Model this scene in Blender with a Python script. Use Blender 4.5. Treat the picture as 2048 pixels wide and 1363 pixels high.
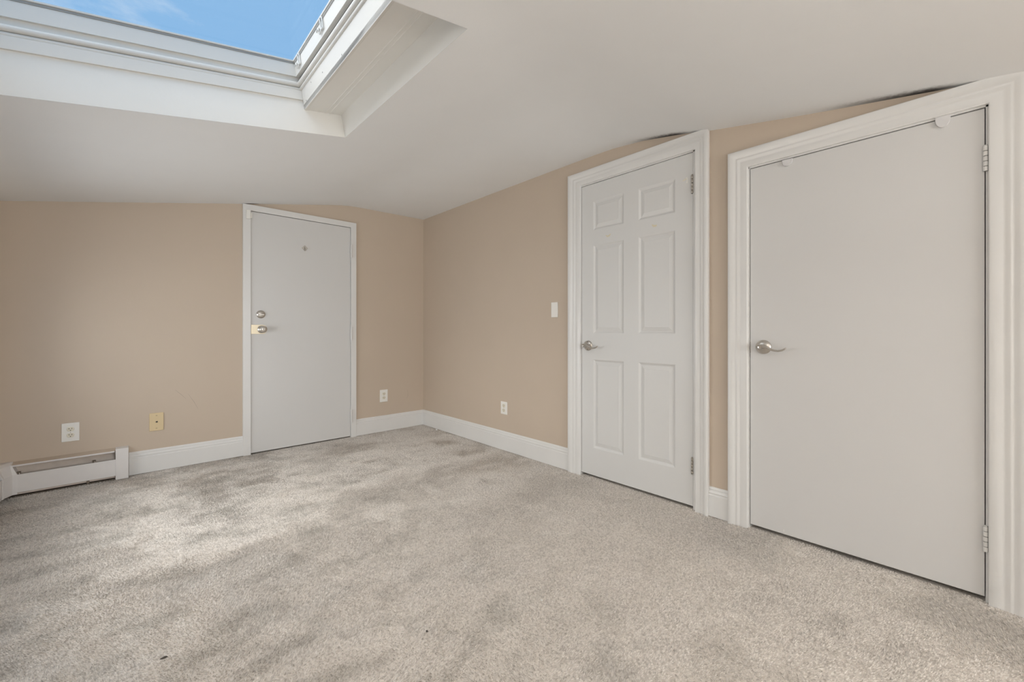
import bpy, bmesh, math, random
import numpy as np
from mathutils import Vector, Matrix

random.seed(7)
np.random.seed(7)
for o in list(bpy.data.objects):
    bpy.data.objects.remove(o, do_unlink=True)
scene = bpy.context.scene
COL = scene.collection

# ------------------------------------------------------------------ camera
F_PX, HOR, YAW, CAM_H = 830.0, 661.0, math.radians(42.75), 1.0
cam_d = bpy.data.cameras.new('camera')
cam = bpy.data.objects.new('camera', cam_d)
COL.objects.link(cam)
cam.location = (0, 0, CAM_H)
cam.rotation_euler = (math.radians(90), 0, -YAW)
cam_d.sensor_width = 36
cam_d.lens = 36 * F_PX / 2048
cam_d.shift_y = (HOR - 681.5) / 2048
cam_d.clip_start = 0.02
scene.camera = cam

# ------------------------------------------------------------------ sky
world = bpy.data.worlds.new('sky')
scene.world = world
world.use_nodes = True
wn = world.node_tree
wn.nodes.clear()
w_out = wn.nodes.new('ShaderNodeOutputWorld')
w_bg = wn.nodes.new('ShaderNodeBackground')
w_co = wn.nodes.new('ShaderNodeTexCoord')
w_map = wn.nodes.new('ShaderNodeMapping')
w_map.inputs['Scale'].default_value = (1.2, 3.0, 3.4)
w_map.inputs['Rotation'].default_value = (0.2, 0.1, 0.9)
w_ns = wn.nodes.new('ShaderNodeTexNoise')
w_ns.inputs['Scale'].default_value = 2.6
w_ns.inputs['Detail'].default_value = 7
w_ns.inputs['Roughness'].default_value = 0.62
w_ramp = wn.nodes.new('ShaderNodeValToRGB')
w_ramp.color_ramp.elements[0].position = 0.56
w_ramp.color_ramp.elements[0].color = (0.265, 0.505, 0.815, 1)
w_ramp.color_ramp.elements[1].position = 0.86
w_ramp.color_ramp.elements[1].color = (0.80, 0.87, 0.95, 1)
wn.links.new(w_co.outputs['Generated'], w_map.inputs['Vector'])
wn.links.new(w_map.outputs['Vector'], w_ns.inputs['Vector'])
wn.links.new(w_ns.outputs['Fac'], w_ramp.inputs['Fac'])
wn.links.new(w_ramp.outputs['Color'], w_bg.inputs['Color'])
w_bg.inputs['Strength'].default_value = 0.93
wn.links.new(w_bg.outputs['Background'], w_out.inputs['Surface'])

# ------------------------------------------------------------------ sun (hazy, very soft) through the skylight
sun_d = bpy.data.lights.new('sun', 'SUN')
sun_d.energy = 4.1
sun_d.angle = math.radians(90)
sun_d.color = (1.0, 0.965, 0.90)
sun = bpy.data.objects.new('sun', sun_d)
COL.objects.link(sun)
sun.location = (0, 1.5, 6)
sun.rotation_euler = Vector((0.9, -0.15, -1.0)).to_track_quat('-Z', 'Y').to_euler()

# fill light at an added window in the unseen wall behind the camera
XL, XR, YF, YN = -0.60, 2.325, 3.915, -4.00     # room: left, right, far, near wall planes (near set back to flatten the light)
WIN = (-0.35, 2.05, 0.40, 1.65)                  # fill_window_2 opening: x0, x1, z0, z1
fill_d = bpy.data.lights.new('window_fill', 'AREA')
fill_d.shape = 'RECTANGLE'
fill_d.size, fill_d.size_y = WIN[1] - WIN[0], WIN[3] - WIN[2]
fill_d.energy = 90
fill_d.color = (1.0, 1.0, 0.985)
fill_light = bpy.data.objects.new('window_fill', fill_d)
COL.objects.link(fill_light)
fill_light.location = ((WIN[0] + WIN[1]) / 2, YN - 0.16, (WIN[2] + WIN[3]) / 2)
fill_light.rotation_euler = (math.radians(90), 0, 0)

# fill light at an added low window in the left wall (out of frame)
WIN3 = (1.90, 3.50, 0.50, 1.30)                 # fill_window_3 opening: y0, y1, z0, z1
fill3_d = bpy.data.lights.new('side_window_fill', 'AREA')
fill3_d.shape = 'RECTANGLE'
fill3_d.size, fill3_d.size_y = WIN3[1] - WIN3[0], WIN3[3] - WIN3[2]
fill3_d.energy = 13.5
fill3_d.spread = math.radians(138)      # narrowed spread keeps the added light off the nearby floor
fill3_d.color = (1.0, 1.0, 0.985)
fill3_light = bpy.data.objects.new('side_window_fill', fill3_d)
COL.objects.link(fill3_light)
fill3_light.location = (XL - 0.16, (WIN3[0] + WIN3[1]) / 2, (WIN3[2] + WIN3[3]) / 2)
fill3_light.rotation_euler = (math.radians(90), 0, math.radians(-90))

vs = scene.view_settings
vs.view_transform = 'Standard'
vs.look = 'None'
vs.gamma = 1.0
vs.use_curve_mapping = False
vs.exposure = 0.10

# ------------------------------------------------------------------ pixel -> wall position
FW = Vector((math.sin(YAW), math.cos(YAW), 0))
RT = Vector((math.cos(YAW), -math.sin(YAW), 0))
def ray(px, py):
    return FW + RT * ((px - 1024) / F_PX) + Vector((0, 0, (HOR - py) / F_PX))
def B(px, py, y=YF):            # a point on the far wall: (x, z)
    r = ray(px, py); t = y / r.y
    return r.x * t, CAM_H + r.z * t
def R(px, py, x=XR):            # a point on the right wall: (y, z)
    r = ray(px, py); t = x / r.x
    return r.y * t, CAM_H + r.z * t
def FLR(px, py, z=0.0):
    r = ray(px, py); t = (z - CAM_H) / r.z
    return r.x * t, r.y * t

# ------------------------------------------------------------------ materials
def mat(name, col, rough=0.5, metal=0.0, spec=0.5, var=0.0, vscale=8.0, bump=0.0, bscale=200.0, bdist=0.002, detail=3):
    m = bpy.data.materials.new(name)
    m.use_nodes = True
    nt = m.node_tree
    b = nt.nodes['Principled BSDF']
    b.inputs['Base Color'].default_value = (*col, 1)
    b.inputs['Roughness'].default_value = rough
    b.inputs['Metallic'].default_value = metal
    b.inputs['Specular IOR Level'].default_value = spec
    tc = nt.nodes.new('ShaderNodeTexCoord')
    if var:
        n = nt.nodes.new('ShaderNodeTexNoise')
        n.inputs['Scale'].default_value = vscale
        n.inputs['Detail'].default_value = detail
        nt.links.new(tc.outputs['Object'], n.inputs['Vector'])
        rp = nt.nodes.new('ShaderNodeValToRGB')
        rp.color_ramp.elements[0].position = 0.3
        rp.color_ramp.elements[1].position = 0.7
        rp.color_ramp.elements[0].color = (*[c * (1 - var) for c in col], 1)
        rp.color_ramp.elements[1].color = (*[min(1, c * (1 + var)) for c in col], 1)
        nt.links.new(n.outputs['Fac'], rp.inputs['Fac'])
        nt.links.new(rp.outputs['Color'], b.inputs['Base Color'])
    if bump:
        n = nt.nodes.new('ShaderNodeTexNoise')
        n.inputs['Scale'].default_value = bscale
        n.inputs['Detail'].default_value = 2
        nt.links.new(tc.outputs['Object'], n.inputs['Vector'])
        bp = nt.nodes.new('ShaderNodeBump')
        bp.inputs['Strength'].default_value = bump
        bp.inputs['Distance'].default_value = bdist
        nt.links.new(n.outputs['Fac'], bp.inputs['Height'])
        nt.links.new(bp.outputs['Normal'], b.inputs['Normal'])
    return m

M = {}
M['wall'] = mat('beige_wall_paint', (0.60, 0.50, 0.40), 0.55, spec=0.3, var=0.012, vscale=3, bump=0.10, bscale=260)
M['ceiling'] = mat('white_ceiling_paint', (0.87, 0.87, 0.865), 0.85, spec=0.15, var=0.008, vscale=4, bump=0.10, bscale=160)
M['trim'] = mat('white_gloss_trim', (0.785, 0.775, 0.755), 0.32, spec=0.4, var=0.012, vscale=6)
M['door'] = mat('white_door_paint', (0.73, 0.725, 0.71), 0.38, spec=0.35, var=0.008, vscale=2, bump=0.05, bscale=90)
M['flatdoor'] = mat('white_flush_door_paint', (0.70, 0.69, 0.675), 0.42, spec=0.35, var=0.01, vscale=2, bump=0.04, bscale=60)
M['well'] = mat('white_skylight_paint', (0.83, 0.81, 0.765), 0.4, spec=0.35, var=0.01, vscale=5, bump=0.12, bscale=70)
M['sash'] = mat('white_sash_paint', (0.76, 0.735, 0.69), 0.4, spec=0.4)
M['plate'] = mat('white_plastic', (0.89, 0.87, 0.82), 0.3, spec=0.5)
M['ivory'] = mat('ivory_plastic', (0.78, 0.73, 0.60), 0.35)
M['almond'] = mat('almond_plastic', (0.72, 0.57, 0.34), 0.4, var=0.02)
M['dark'] = mat('gap_shade_dark', (0.015, 0.013, 0.011), 0.9, spec=0.1)  # shade inside the door gaps, put into the colour
M['slot'] = mat('dark_slot', (0.05, 0.045, 0.04), 0.6)
M['nickel'] = mat('satin_nickel', (0.58, 0.55, 0.51), 0.30, metal=1.0)
M['brass'] = mat('polished_brass_plate', (0.78, 0.70, 0.54), 0.48, metal=1.0)
M['steel'] = mat('dull_hinge_steel', (0.50, 0.47, 0.43), 0.4, metal=1.0)
M['heater'] = mat('white_enamel_heater', (0.78, 0.75, 0.73), 0.4, var=0.012, vscale=20)
M['heaterback'] = mat('beige_heater_back', (0.68, 0.60, 0.53), 0.6, var=0.04, vscale=30)
M['dark_metal'] = mat('dark_mottled_metal', (0.16, 0.13, 0.10), 0.8, var=0.3, vscale=60)
M['gasket'] = mat('grey_gasket', (0.34, 0.33, 0.31), 0.6)
M['channel'] = mat('shaded_frame_channel', (0.16, 0.155, 0.145), 0.7)  # shade of the recess under the sash, put into the colour
M['clip'] = mat('clear_plastic_clip', (0.74, 0.74, 0.72), 0.2)
M['bumper'] = mat('pale_plastic', (0.72, 0.71, 0.71), 0.35)
M['smudge'] = mat('yellowed_smudge', (0.72, 0.66, 0.50), 0.5)
M['scuff'] = mat('grey_scuff', (0.37, 0.30, 0.235), 0.6)
M['paper'] = mat('tan_paper_scrap', (0.66, 0.58, 0.44), 0.8)
M['crumb_dark'] = mat('dark_crumb', (0.07, 0.06, 0.05), 0.8)
M['crumb_light'] = mat('light_crumb', (0.85, 0.83, 0.80), 0.8)
M['outside'] = mat('outside_ground', (0.45, 0.45, 0.40), 0.9)

def glass():
    m = bpy.data.materials.new('window_glass'); m.use_nodes = True
    nt = m.node_tree; nt.nodes.clear()
    out = nt.nodes.new('ShaderNodeOutputMaterial')
    tr = nt.nodes.new('ShaderNodeBsdfTransparent'); tr.inputs['Color'].default_value = (0.985, 0.99, 0.99, 1)
    gl = nt.nodes.new('ShaderNodeBsdfGlossy'); gl.inputs['Roughness'].default_value = 0.02
    mx = nt.nodes.new('ShaderNodeMixShader')
    mx.inputs['Fac'].default_value = 0.04
    nt.links.new(tr.outputs['BSDF'], mx.inputs[1]); nt.links.new(gl.outputs['BSDF'], mx.inputs[2])
    nt.links.new(mx.outputs['Shader'], out.inputs['Surface'])
    return m
M['glass'] = glass()

def carpet_mat(name, lo, hi, patch):
    m = bpy.data.materials.new(name); m.use_nodes = True
    nt = m.node_tree; b = nt.nodes['Principled BSDF']
    b.inputs['Roughness'].default_value = 0.95
    b.inputs['Specular IOR Level'].default_value = 0.05
    tc = nt.nodes.new('ShaderNodeTexCoord')
    n1 = nt.nodes.new('ShaderNodeTexNoise'); n1.inputs['Scale'].default_value = 120; n1.inputs['Detail'].default_value = 3
    r1 = nt.nodes.new('ShaderNodeValToRGB')
    r1.color_ramp.elements[0].position = 0.36; r1.color_ramp.elements[0].color = (*lo, 1)
    r1.color_ramp.elements[1].position = 0.58; r1.color_ramp.elements[1].color = (*hi, 1)
    # soil and crushed-pile marks, pile shading painted into the colour, streaked one way
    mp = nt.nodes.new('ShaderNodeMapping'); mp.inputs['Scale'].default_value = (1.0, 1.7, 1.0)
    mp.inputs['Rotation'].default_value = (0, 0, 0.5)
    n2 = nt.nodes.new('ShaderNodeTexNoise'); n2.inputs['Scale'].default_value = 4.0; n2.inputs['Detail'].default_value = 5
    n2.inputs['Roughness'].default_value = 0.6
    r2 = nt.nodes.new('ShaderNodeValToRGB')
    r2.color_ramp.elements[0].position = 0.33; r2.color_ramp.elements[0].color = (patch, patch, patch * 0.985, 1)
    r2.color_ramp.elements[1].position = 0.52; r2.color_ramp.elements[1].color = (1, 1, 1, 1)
    # the worn, soiled left side also carries the painted pile shading
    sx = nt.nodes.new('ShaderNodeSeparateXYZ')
    soil_shade = nt.nodes.new('ShaderNodeMapRange')
    soil_shade.inputs['From Min'].default_value = 1.9; soil_shade.inputs['From Max'].default_value = 0.7
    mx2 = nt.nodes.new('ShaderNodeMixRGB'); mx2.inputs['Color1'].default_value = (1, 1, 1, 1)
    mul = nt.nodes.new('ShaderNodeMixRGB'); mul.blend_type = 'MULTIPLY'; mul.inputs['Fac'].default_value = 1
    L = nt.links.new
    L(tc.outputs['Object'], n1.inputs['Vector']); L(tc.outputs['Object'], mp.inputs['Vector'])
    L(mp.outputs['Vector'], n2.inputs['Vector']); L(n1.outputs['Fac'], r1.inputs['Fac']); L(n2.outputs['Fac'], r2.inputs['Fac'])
    L(tc.outputs['Object'], sx.inputs['Vector']); L(sx.outputs['X'], soil_shade.inputs['Value'])
    L(soil_shade.outputs['Result'], mx2.inputs['Fac']); L(r2.outputs['Color'], mx2.inputs['Color2'])
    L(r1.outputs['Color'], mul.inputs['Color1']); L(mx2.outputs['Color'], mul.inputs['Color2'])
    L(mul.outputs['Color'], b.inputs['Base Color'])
    return m
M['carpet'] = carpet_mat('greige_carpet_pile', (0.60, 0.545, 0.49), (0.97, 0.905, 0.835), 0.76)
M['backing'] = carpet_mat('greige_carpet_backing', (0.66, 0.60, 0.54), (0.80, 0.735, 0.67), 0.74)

# ------------------------------------------------------------------ mesh helpers
class MB:
    def __init__(s): s.v = []; s.f = []
    def add(s, vs, fs):
        k = len(s.v); s.v += [tuple(p) for p in vs]; s.f += [[i + k for i in f] for f in fs]
        return s
    def box(s, x0, x1, y0, y1, z0, z1):
        x0, x1 = sorted((x0, x1)); y0, y1 = sorted((y0, y1)); z0, z1 = sorted((z0, z1))
        return s.add([(x0,y0,z0),(x1,y0,z0),(x1,y1,z0),(x0,y1,z0),(x0,y0,z1),(x1,y0,z1),(x1,y1,z1),(x0,y1,z1)],
                     [(0,3,2,1),(4,5,6,7),(0,1,5,4),(1,2,6,5),(2,3,7,6),(3,0,4,7)])
    def sweep(s, rings, close=True, caps=True):
        n = len(rings[0]); vs = [p for r in rings for p in r]; fs = []
        for i in range(len(rings) - 1):
            for j in range(n if close else n - 1):
                a, b = i * n + j, i * n + (j + 1) % n
                fs.append((a, b, b + n, a + n))
        if caps and close:
            fs.append(tuple(range(n - 1, -1, -1))); fs.append(tuple((len(rings) - 1) * n + j for j in range(n)))
        return s.add(vs, fs)
    def tube(s, pts, rad, seg=10, flat=1.0, up=(0, 0, 1)):
        pts = [Vector(p) for p in pts]; up = Vector(up); rings = []
        for i, p in enumerate(pts):
            t = (pts[min(i + 1, len(pts) - 1)] - pts[max(i - 1, 0)]).normalized()
            a = t.cross(up).normalized(); b = a.cross(t).normalized()
            r = rad[i] if isinstance(rad, (list, tuple)) else rad
            rings.append([p + a * (r * math.cos(2 * math.pi * k / seg)) + b * (r * flat * math.sin(2 * math.pi * k / seg)) for k in range(seg)])
        return s.sweep(rings)
    def lathe(s, origin, axis, prof, seg=28, squash=1.0, up=(0, 0, 1)):
        o = Vector(origin); ax = Vector(axis).normalized(); a = ax.cross(Vector(up)).normalized(); b = a.cross(ax)
        rings = []
        for r, h in prof:
            r = max(r, 1e-5)
            rings.append([o + ax * h + a * (r * squash * math.cos(2 * math.pi * k / seg)) + b * (r * math.sin(2 * math.pi * k / seg)) for k in range(seg)])
        return s.sweep(rings)
    def build(s, name, m, parent=None, bevel=0.0, smooth=False, seg=2, kind=None):
        me = bpy.data.meshes.new(name); me.from_pydata(s.v, [], s.f); me.update()
        bm = bmesh.new(); bm.from_mesh(me)
        bmesh.ops.recalc_face_normals(bm, faces=bm.faces)
        if bevel:
            bmesh.ops.bevel(bm, geom=[e for e in bm.edges if len(e.link_faces) == 2 and e.calc_face_angle(0) > 0.6],
                            offset=bevel, segments=seg, affect='EDGES', profile=0.5, clamp_overlap=True)
        bm.to_mesh(me); bm.free()
        o = bpy.data.objects.new(name, me); COL.objects.link(o)
        me.materials.append(m)
        if smooth:
            me.polygons.foreach_set('use_smooth', [True] * len(me.polygons))
            try: me.set_sharp_from_angle(angle=math.radians(38))
            except Exception: pass
        if parent is not None:
            o.parent = parent
            o.matrix_parent_inverse = parent.matrix_world.inverted()
        if kind: o['kind'] = kind
        return o

def empty(name, loc, kind=None):
    o = bpy.data.objects.new(name, None); COL.objects.link(o)
    o.location = loc; o.matrix_world = Matrix.Translation(loc)
    o.empty_display_size = 0.05
    if kind: o['kind'] = kind
    return o
def tag(o, label, cat, group=None, kind=None):
    o['label'] = label; o['category'] = cat
    if group: o['group'] = group
    if kind: o['kind'] = kind
    return o

# ------------------------------------------------------------------ ceiling shape
# profiles of the ceiling line along the far wall (by x) and the right wall (by y), read from the photo
PB_X = [-0.75, -0.566, -0.042, 0.656, 1.40, 1.513, 1.62, 2.6]
PB_Z = [1.744, 1.779, 1.880, 2.015, 2.157, 2.174, 2.180, 2.197]
PR_Y = [-0.7, -0.142, 0.083, 0.515, 0.927, 1.095, 1.32, 1.547, 1.80, 2.42, 4.0]
PR_Z = [1.83, 1.907, 1.942, 2.012, 2.088, 2.126, 2.166, 2.190, 2.199, 2.203, 2.194]
ZC = 2.206
def zc(x, y):
    zb = np.interp(x, PB_X, PB_Z); zr = np.interp(y, PR_Y, PR_Z)
    # soft hip between the fall to the left and the fall to the near end
    w = np.clip((ZC - zb), 0, None); q = np.clip((ZC - zr), 0, None)
    return ZC - (w ** 4 + q ** 4) ** 0.25

# skylight well, local frame on the sloping ceiling: e1 up the slope, e2 along y, e3 normal
SL = 0.191
_n = math.sqrt(1 + SL * SL)
E1 = Vector((1, 0, SL)) / _n; E2 = Vector((0, 1, 0)); E3 = Vector((-SL, 0, 1)) / _n
O0 = Vector((0.868, 2.2776, 1.886 + SL * 0.868))
def W(a, b, c): return O0 + E1 * a + E2 * b + E3 * c
WX0, WX1, WY0, WY1 = -1.44, 0.0, -1.11, 0.0      # well opening
FX0, FX1, FY0, FY1 = -1.27, -0.19, -1.11, 0.0    # skylight frame opening
ox0, ox1 = O0.x + WX0 / _n, O0.x
oy0, oy1 = O0.y + WY0, O0.y

def build_ceiling():
    xs = sorted(set(list(np.linspace(XL - 0.15, XR + 0.15, 72)) + [ox0, ox1]))
    ys = sorted(set(list(np.linspace(YN - 0.15, YF + 0.15, 118)) + [oy0, oy1]))
    mb = MB(); nx, ny = len(xs), len(ys)
    vs = []
    for x in xs:
        for y in ys:
            z = float(zc(x, y))
            dd = math.hypot(max(ox0 - x, 0, x - ox1), max(oy0 - y, 0, y - oy1)); dd = max(0.0, dd - 0.09) / 0.15   # flat against the skylight well
            k = min(1, dd); k = k * k * (3 - 2 * k)
            z = z * k + (O0.z + SL * (x - O0.x)) * (1 - k)
            vs.append((x, y, z))
    fs = []
    inside = lambda i, j: ox0 - 1e-6 <= xs[i] and xs[i + 1] <= ox1 + 1e-6 and oy0 - 1e-6 <= ys[j] and ys[j + 1] <= oy1 + 1e-6
    for i in range(nx - 1):
        for j in range(ny - 1):
            if inside(i, j): continue
            a = i * ny + j
            fs.append((a, a + 1, a + ny + 1, a + ny))
    me = bpy.data.meshes.new('ceiling'); me.from_pydata(vs, [], fs); me.update()
    bm = bmesh.new(); bm.from_mesh(me)
    bmesh.ops.delete(bm, geom=[v for v in bm.verts if not v.link_faces], context='VERTS')
    bm.to_mesh(me); bm.free()
    me.materials.append(M['ceiling_stain_shade'])
    me.polygons.foreach_set('use_smooth', [True] * len(me.polygons))
    me.set_sharp_from_angle(angle=math.radians(25))
    o = bpy.data.objects.new('ceiling', me); COL.objects.link(o)
    tag(o, 'white sloping attic ceiling with a soft fold near the corner', 'ceiling', kind='structure')
    return o

def stained_shaded_ceiling():
    m = M['ceiling'].copy(); m.name = 'white_ceiling_paint_soot_shade_edge'
    nt = m.node_tree; b = nt.nodes['Principled BSDF']
    L = nt.links.new
    base = b.inputs['Base Color'].links[0].from_socket
    tc = nt.nodes.new('ShaderNodeTexCoord'); sp = nt.nodes.new('ShaderNodeSeparateXYZ'); L(tc.outputs['Object'], sp.inputs['Vector'])
    def mr(sock, a, bb, c=0.0, d=1.0):
        n = nt.nodes.new('ShaderNodeMapRange'); n.interpolation_type = 'SMOOTHSTEP'
        n.inputs['From Min'].default_value = a; n.inputs['From Max'].default_value = bb
        n.inputs['To Min'].default_value = c; n.inputs['To Max'].default_value = d
        L(sock, n.inputs['Value']); return n.outputs['Result']
    def mth(op, a, bb):
        n = nt.nodes.new('ShaderNodeMath'); n.operation = op
        for k, s in enumerate((a, bb)):
            if hasattr(s, 'links'): L(s, n.inputs[k])
            else: n.inputs[k].default_value = s
        return n.outputs['Value']
    ns = nt.nodes.new('ShaderNodeTexNoise'); ns.inputs['Scale'].default_value = 60; ns.inputs['Detail'].default_value = 5
    L(tc.outputs['Object'], ns.inputs['Vector'])
    wob = mth('ADD', sp.outputs['X'], mth('MULTIPLY', mth('SUBTRACT', ns.outputs['Fac'], 0.5), 0.03))
    # sooty line where the ceiling meets the right wall above each door
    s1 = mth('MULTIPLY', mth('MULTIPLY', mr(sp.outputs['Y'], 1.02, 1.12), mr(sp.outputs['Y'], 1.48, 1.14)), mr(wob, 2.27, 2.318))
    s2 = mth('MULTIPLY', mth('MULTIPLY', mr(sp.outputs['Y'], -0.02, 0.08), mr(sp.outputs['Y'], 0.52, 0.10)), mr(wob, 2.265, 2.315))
    s3 = mth('MULTIPLY', mth('MULTIPLY', mr(sp.outputs['X'], 0.66, 0.70), mr(sp.outputs['X'], 0.80, 0.74)), mr(sp.outputs['Y'], 3.885, 3.91))  # shade over the narrow door frame's corner, painted into the colour
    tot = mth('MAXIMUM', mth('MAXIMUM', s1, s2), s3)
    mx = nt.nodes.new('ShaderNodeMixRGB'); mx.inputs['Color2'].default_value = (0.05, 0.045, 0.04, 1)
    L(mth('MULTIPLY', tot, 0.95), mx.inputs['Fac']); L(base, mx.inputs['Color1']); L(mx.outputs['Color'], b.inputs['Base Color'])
    return m
M['ceiling_stain_shade'] = stained_shaded_ceiling()
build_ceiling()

# ------------------------------------------------------------------ walls and floor
T = 0.12
# door openings: far wall (x0,x1,ztop) ; right wall (y0,y1,ztop)
D1 = (B(501.7, 421.7, 3.905)[0], B(701.2, 455, 3.905)[0], B(501.7, 421.7, 3.905)[1])
D2 = (R(1386.3, 301, 2.328)[0], R(1162.3, 374.7, 2.328)[0], R(1162.3, 374.7, 2.328)[1])
D3 = (R(1970.3, 213, 2.328)[0], R(1500, 337.5, 2.328)[0], R(1500, 337.5, 2.328)[1])

def wall_with_holes(name, axis, at, thick, a0, a1, zt, holes, label):
    """vertical wall; axis 'x' = plane of constant x; holes = (a0,a1,z0,z1)"""
    mb = MB()
    A = sorted(set([a0, a1] + [h[0] for h in holes] + [h[1] for h in holes]))
    Z = sorted(set([-0.05, zt] + [h[2] for h in holes] + [h[3] for h in holes]))
    for i in range(len(A) - 1):
        for j in range(len(Z) - 1):
            ca, cz = (A[i] + A[i + 1]) / 2, (Z[j] + Z[j + 1]) / 2
            if any(h[0] < ca < h[1] and h[2] < cz < h[3] for h in holes): continue
            if axis == 'x': mb.box(at, at + thick, A[i], A[i + 1], Z[j], Z[j + 1])
            else: mb.box(A[i], A[i + 1], at, at + thick, Z[j], Z[j + 1])
    o = mb.build(name, M['wall'])
    # dissolve the internal faces of touching boxes
    bm = bmesh.new(); bm.from_mesh(o.data)
    bmesh.ops.remove_doubles(bm, verts=bm.verts, dist=1e-5)
    seen = {}
    for f in bm.faces:
        seen.setdefault(tuple(sorted(v.index for v in f.verts)), []).append(f)
    bmesh.ops.delete(bm, geom=[f for l in seen.values() if len(l) > 1 for f in l], context='FACES')
    bmesh.ops.recalc_face_normals(bm, faces=bm.faces)
    bm.to_mesh(o.data); bm.free()
    tag(o, label, 'wall', kind='structure')
    return o
JB = 0.012   # jamb thickness shown around each door
wall_back = wall_with_holes('wall_back', 'y', YF, T, XL - T, XR + T, 2.5, [(D1[0] - JB, D1[1] + JB, -0.05, D1[2] + JB)], 'beige far wall holding the narrow white door with the brass plate')
wall_right = wall_with_holes('wall_right', 'x', XR, T, YN - T, YF, 2.5, [(D2[0] - JB, D2[1] + JB, -0.05, D2[2] + JB), (D3[0] - JB, D3[1] + JB, -0.05, D3[2] + JB)], 'beige wall holding the panelled door and the wide plain door')
wall_left = wall_with_holes('wall_left', 'x', XL, -T, YN - T, YF, 2.3, [WIN3], 'beige low side wall behind the heater corner')
wall_near = wall_with_holes('wall_near', 'y', YN, -T, XL, XR, 2.3, [(WIN[0], WIN[1], WIN[2], WIN[3])], 'beige end wall with a wide window added for fill light')

fl = MB(); fl.box(XL - T, XR + T, YN - T, YF + T, -0.12, -0.005)
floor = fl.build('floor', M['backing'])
tag(floor, 'greige cut pile carpet covering the whole floor', 'carpet floor', kind='structure')

def smooth_noise(x, y, cell, seed):
    rng = np.random.RandomState(seed); g = rng.rand(64, 64)
    u = x / cell + 20; v = y / cell + 20
    i = np.floor(u).astype(int); j = np.floor(v).astype(int); a = u - i; b = v - j
    a = a * a * (3 - 2 * a); b = b * b * (3 - 2 * b)
    G = lambda p, q: g[p % 64, q % 64]
    return (G(i, j) * (1 - a) + G(i + 1, j) * a) * (1 - b) + (G(i, j + 1) * (1 - a) + G(i + 1, j + 1) * a) * b

def build_pile():
    sp = 0.0062
    gx, gy = np.meshgrid(np.arange(XL + 0.003, XR + 0.02, sp), np.arange(-1.2, YF + 0.003, sp * 0.9))
    x = gx.ravel() + np.random.uniform(-0.45, 0.45, gx.size) * sp
    y = gy.ravel() + np.random.uniform(-0.45, 0.45, gx.size) * sp
    n = x.size
    ang = 6.28 * (0.8 * smooth_noise(x, y, 0.35, 1) + 0.35 * smooth_noise(x, y, 0.07, 2)) + np.random.normal(0, 0.6, n)
    lean = 0.0035 + 0.004 * smooth_noise(x, y, 0.22, 3) + np.random.uniform(0, 0.003, n)
    h = 0.0095 - 0.0025 * smooth_noise(x, y, 0.13, 4) + np.random.uniform(-0.002, 0.0015, n)
    rad = 0.0036 * np.random.uniform(0.8, 1.15, n)
    rot = np.random.uniform(0, 6.28, n)
    V = np.zeros((n, 4, 3))
    for k in range(3):
        V[:, k, 0] = x + rad * np.cos(rot + k * 2.0944)
        V[:, k, 1] = y + rad * np.sin(rot + k * 2.0944)
        V[:, k, 2] = -0.007
    V[:, 3, 0] = x + lean * np.cos(ang); V[:, 3, 1] = y + lean * np.sin(ang); V[:, 3, 2] = -0.007 + h
    base = (np.arange(n) * 4)[:, None]
    tri = np.array([0, 1, 3, 1, 2, 3, 2, 0, 3])[None, :] + base
    me = bpy.data.meshes.new('carpet_pile')
    me.vertices.add(n * 4); me.vertices.foreach_set('co', V.ravel())
    me.loops.add(n * 9); me.loops.foreach_set('vertex_index', tri.ravel().astype(np.int32))
    me.polygons.add(n * 3)
    me.polygons.foreach_set('loop_start', np.arange(0, n * 9, 3, dtype=np.int32))
    me.polygons.foreach_set('loop_total', np.full(n * 3, 3, dtype=np.int32))
    me.polygons.foreach_set('use_smooth', np.ones(n * 3, dtype=bool))
    me.update(calc_edges=True)
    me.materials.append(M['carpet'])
    o = bpy.data.objects.new('carpet_pile', me); COL.objects.link(o)
    o.parent = floor; o['kind'] = 'stuff'
    return o
build_pile()

# ------------------------------------------------------------------ skylight (window_1)
sky = empty('window_1', W(-0.68, -0.55, 0.30), 'structure')
tag(sky, 'white framed skylight set in a deep well in the sloping ceiling', 'skylight', kind='structure')
def wbox(mb, a0, a1, b0, b1, c0, c1):
    P = [W(a, b, c) for c in (c0, c1) for (a, b) in ((a0, b0), (a1, b0), (a1, b1), (a0, b1))]
    return mb.add(P, [(0,3,2,1),(4,5,6,7),(0,1,5,4),(1,2,6,5),(2,3,7,6),(3,0,4,7)])
def wpart(name, m, rects, parent=None, bevel=0.0):
    mb = MB()
    for r in rects: wbox(mb, *r)
    return mb.build(name, m, parent or sky, bevel=bevel)
SOF = 0.115
# plastered sides of the well
wpart('well_side', M['well'], [(WX1, WX1 + 0.05, WY0 - 0.05, WY1 + 0.05, 0.0006, SOF + 0.2)])
wpart('well_side', M['well'], [(WX0 - 0.05, WX0, WY0 - 0.05, WY1 + 0.05, 0.0006, SOF + 0.2)])
wpart('well_side', M['well'], [(WX0 - 0.02, WX1 + 0.02, WY1, WY1 + 0.05, 0.0006, 0.30)])
wpart('well_side', M['well'], [(WX0 - 0.02, WX1 + 0.02, WY0 - 0.05, WY0, 0.0006, 0.30)])
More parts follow.
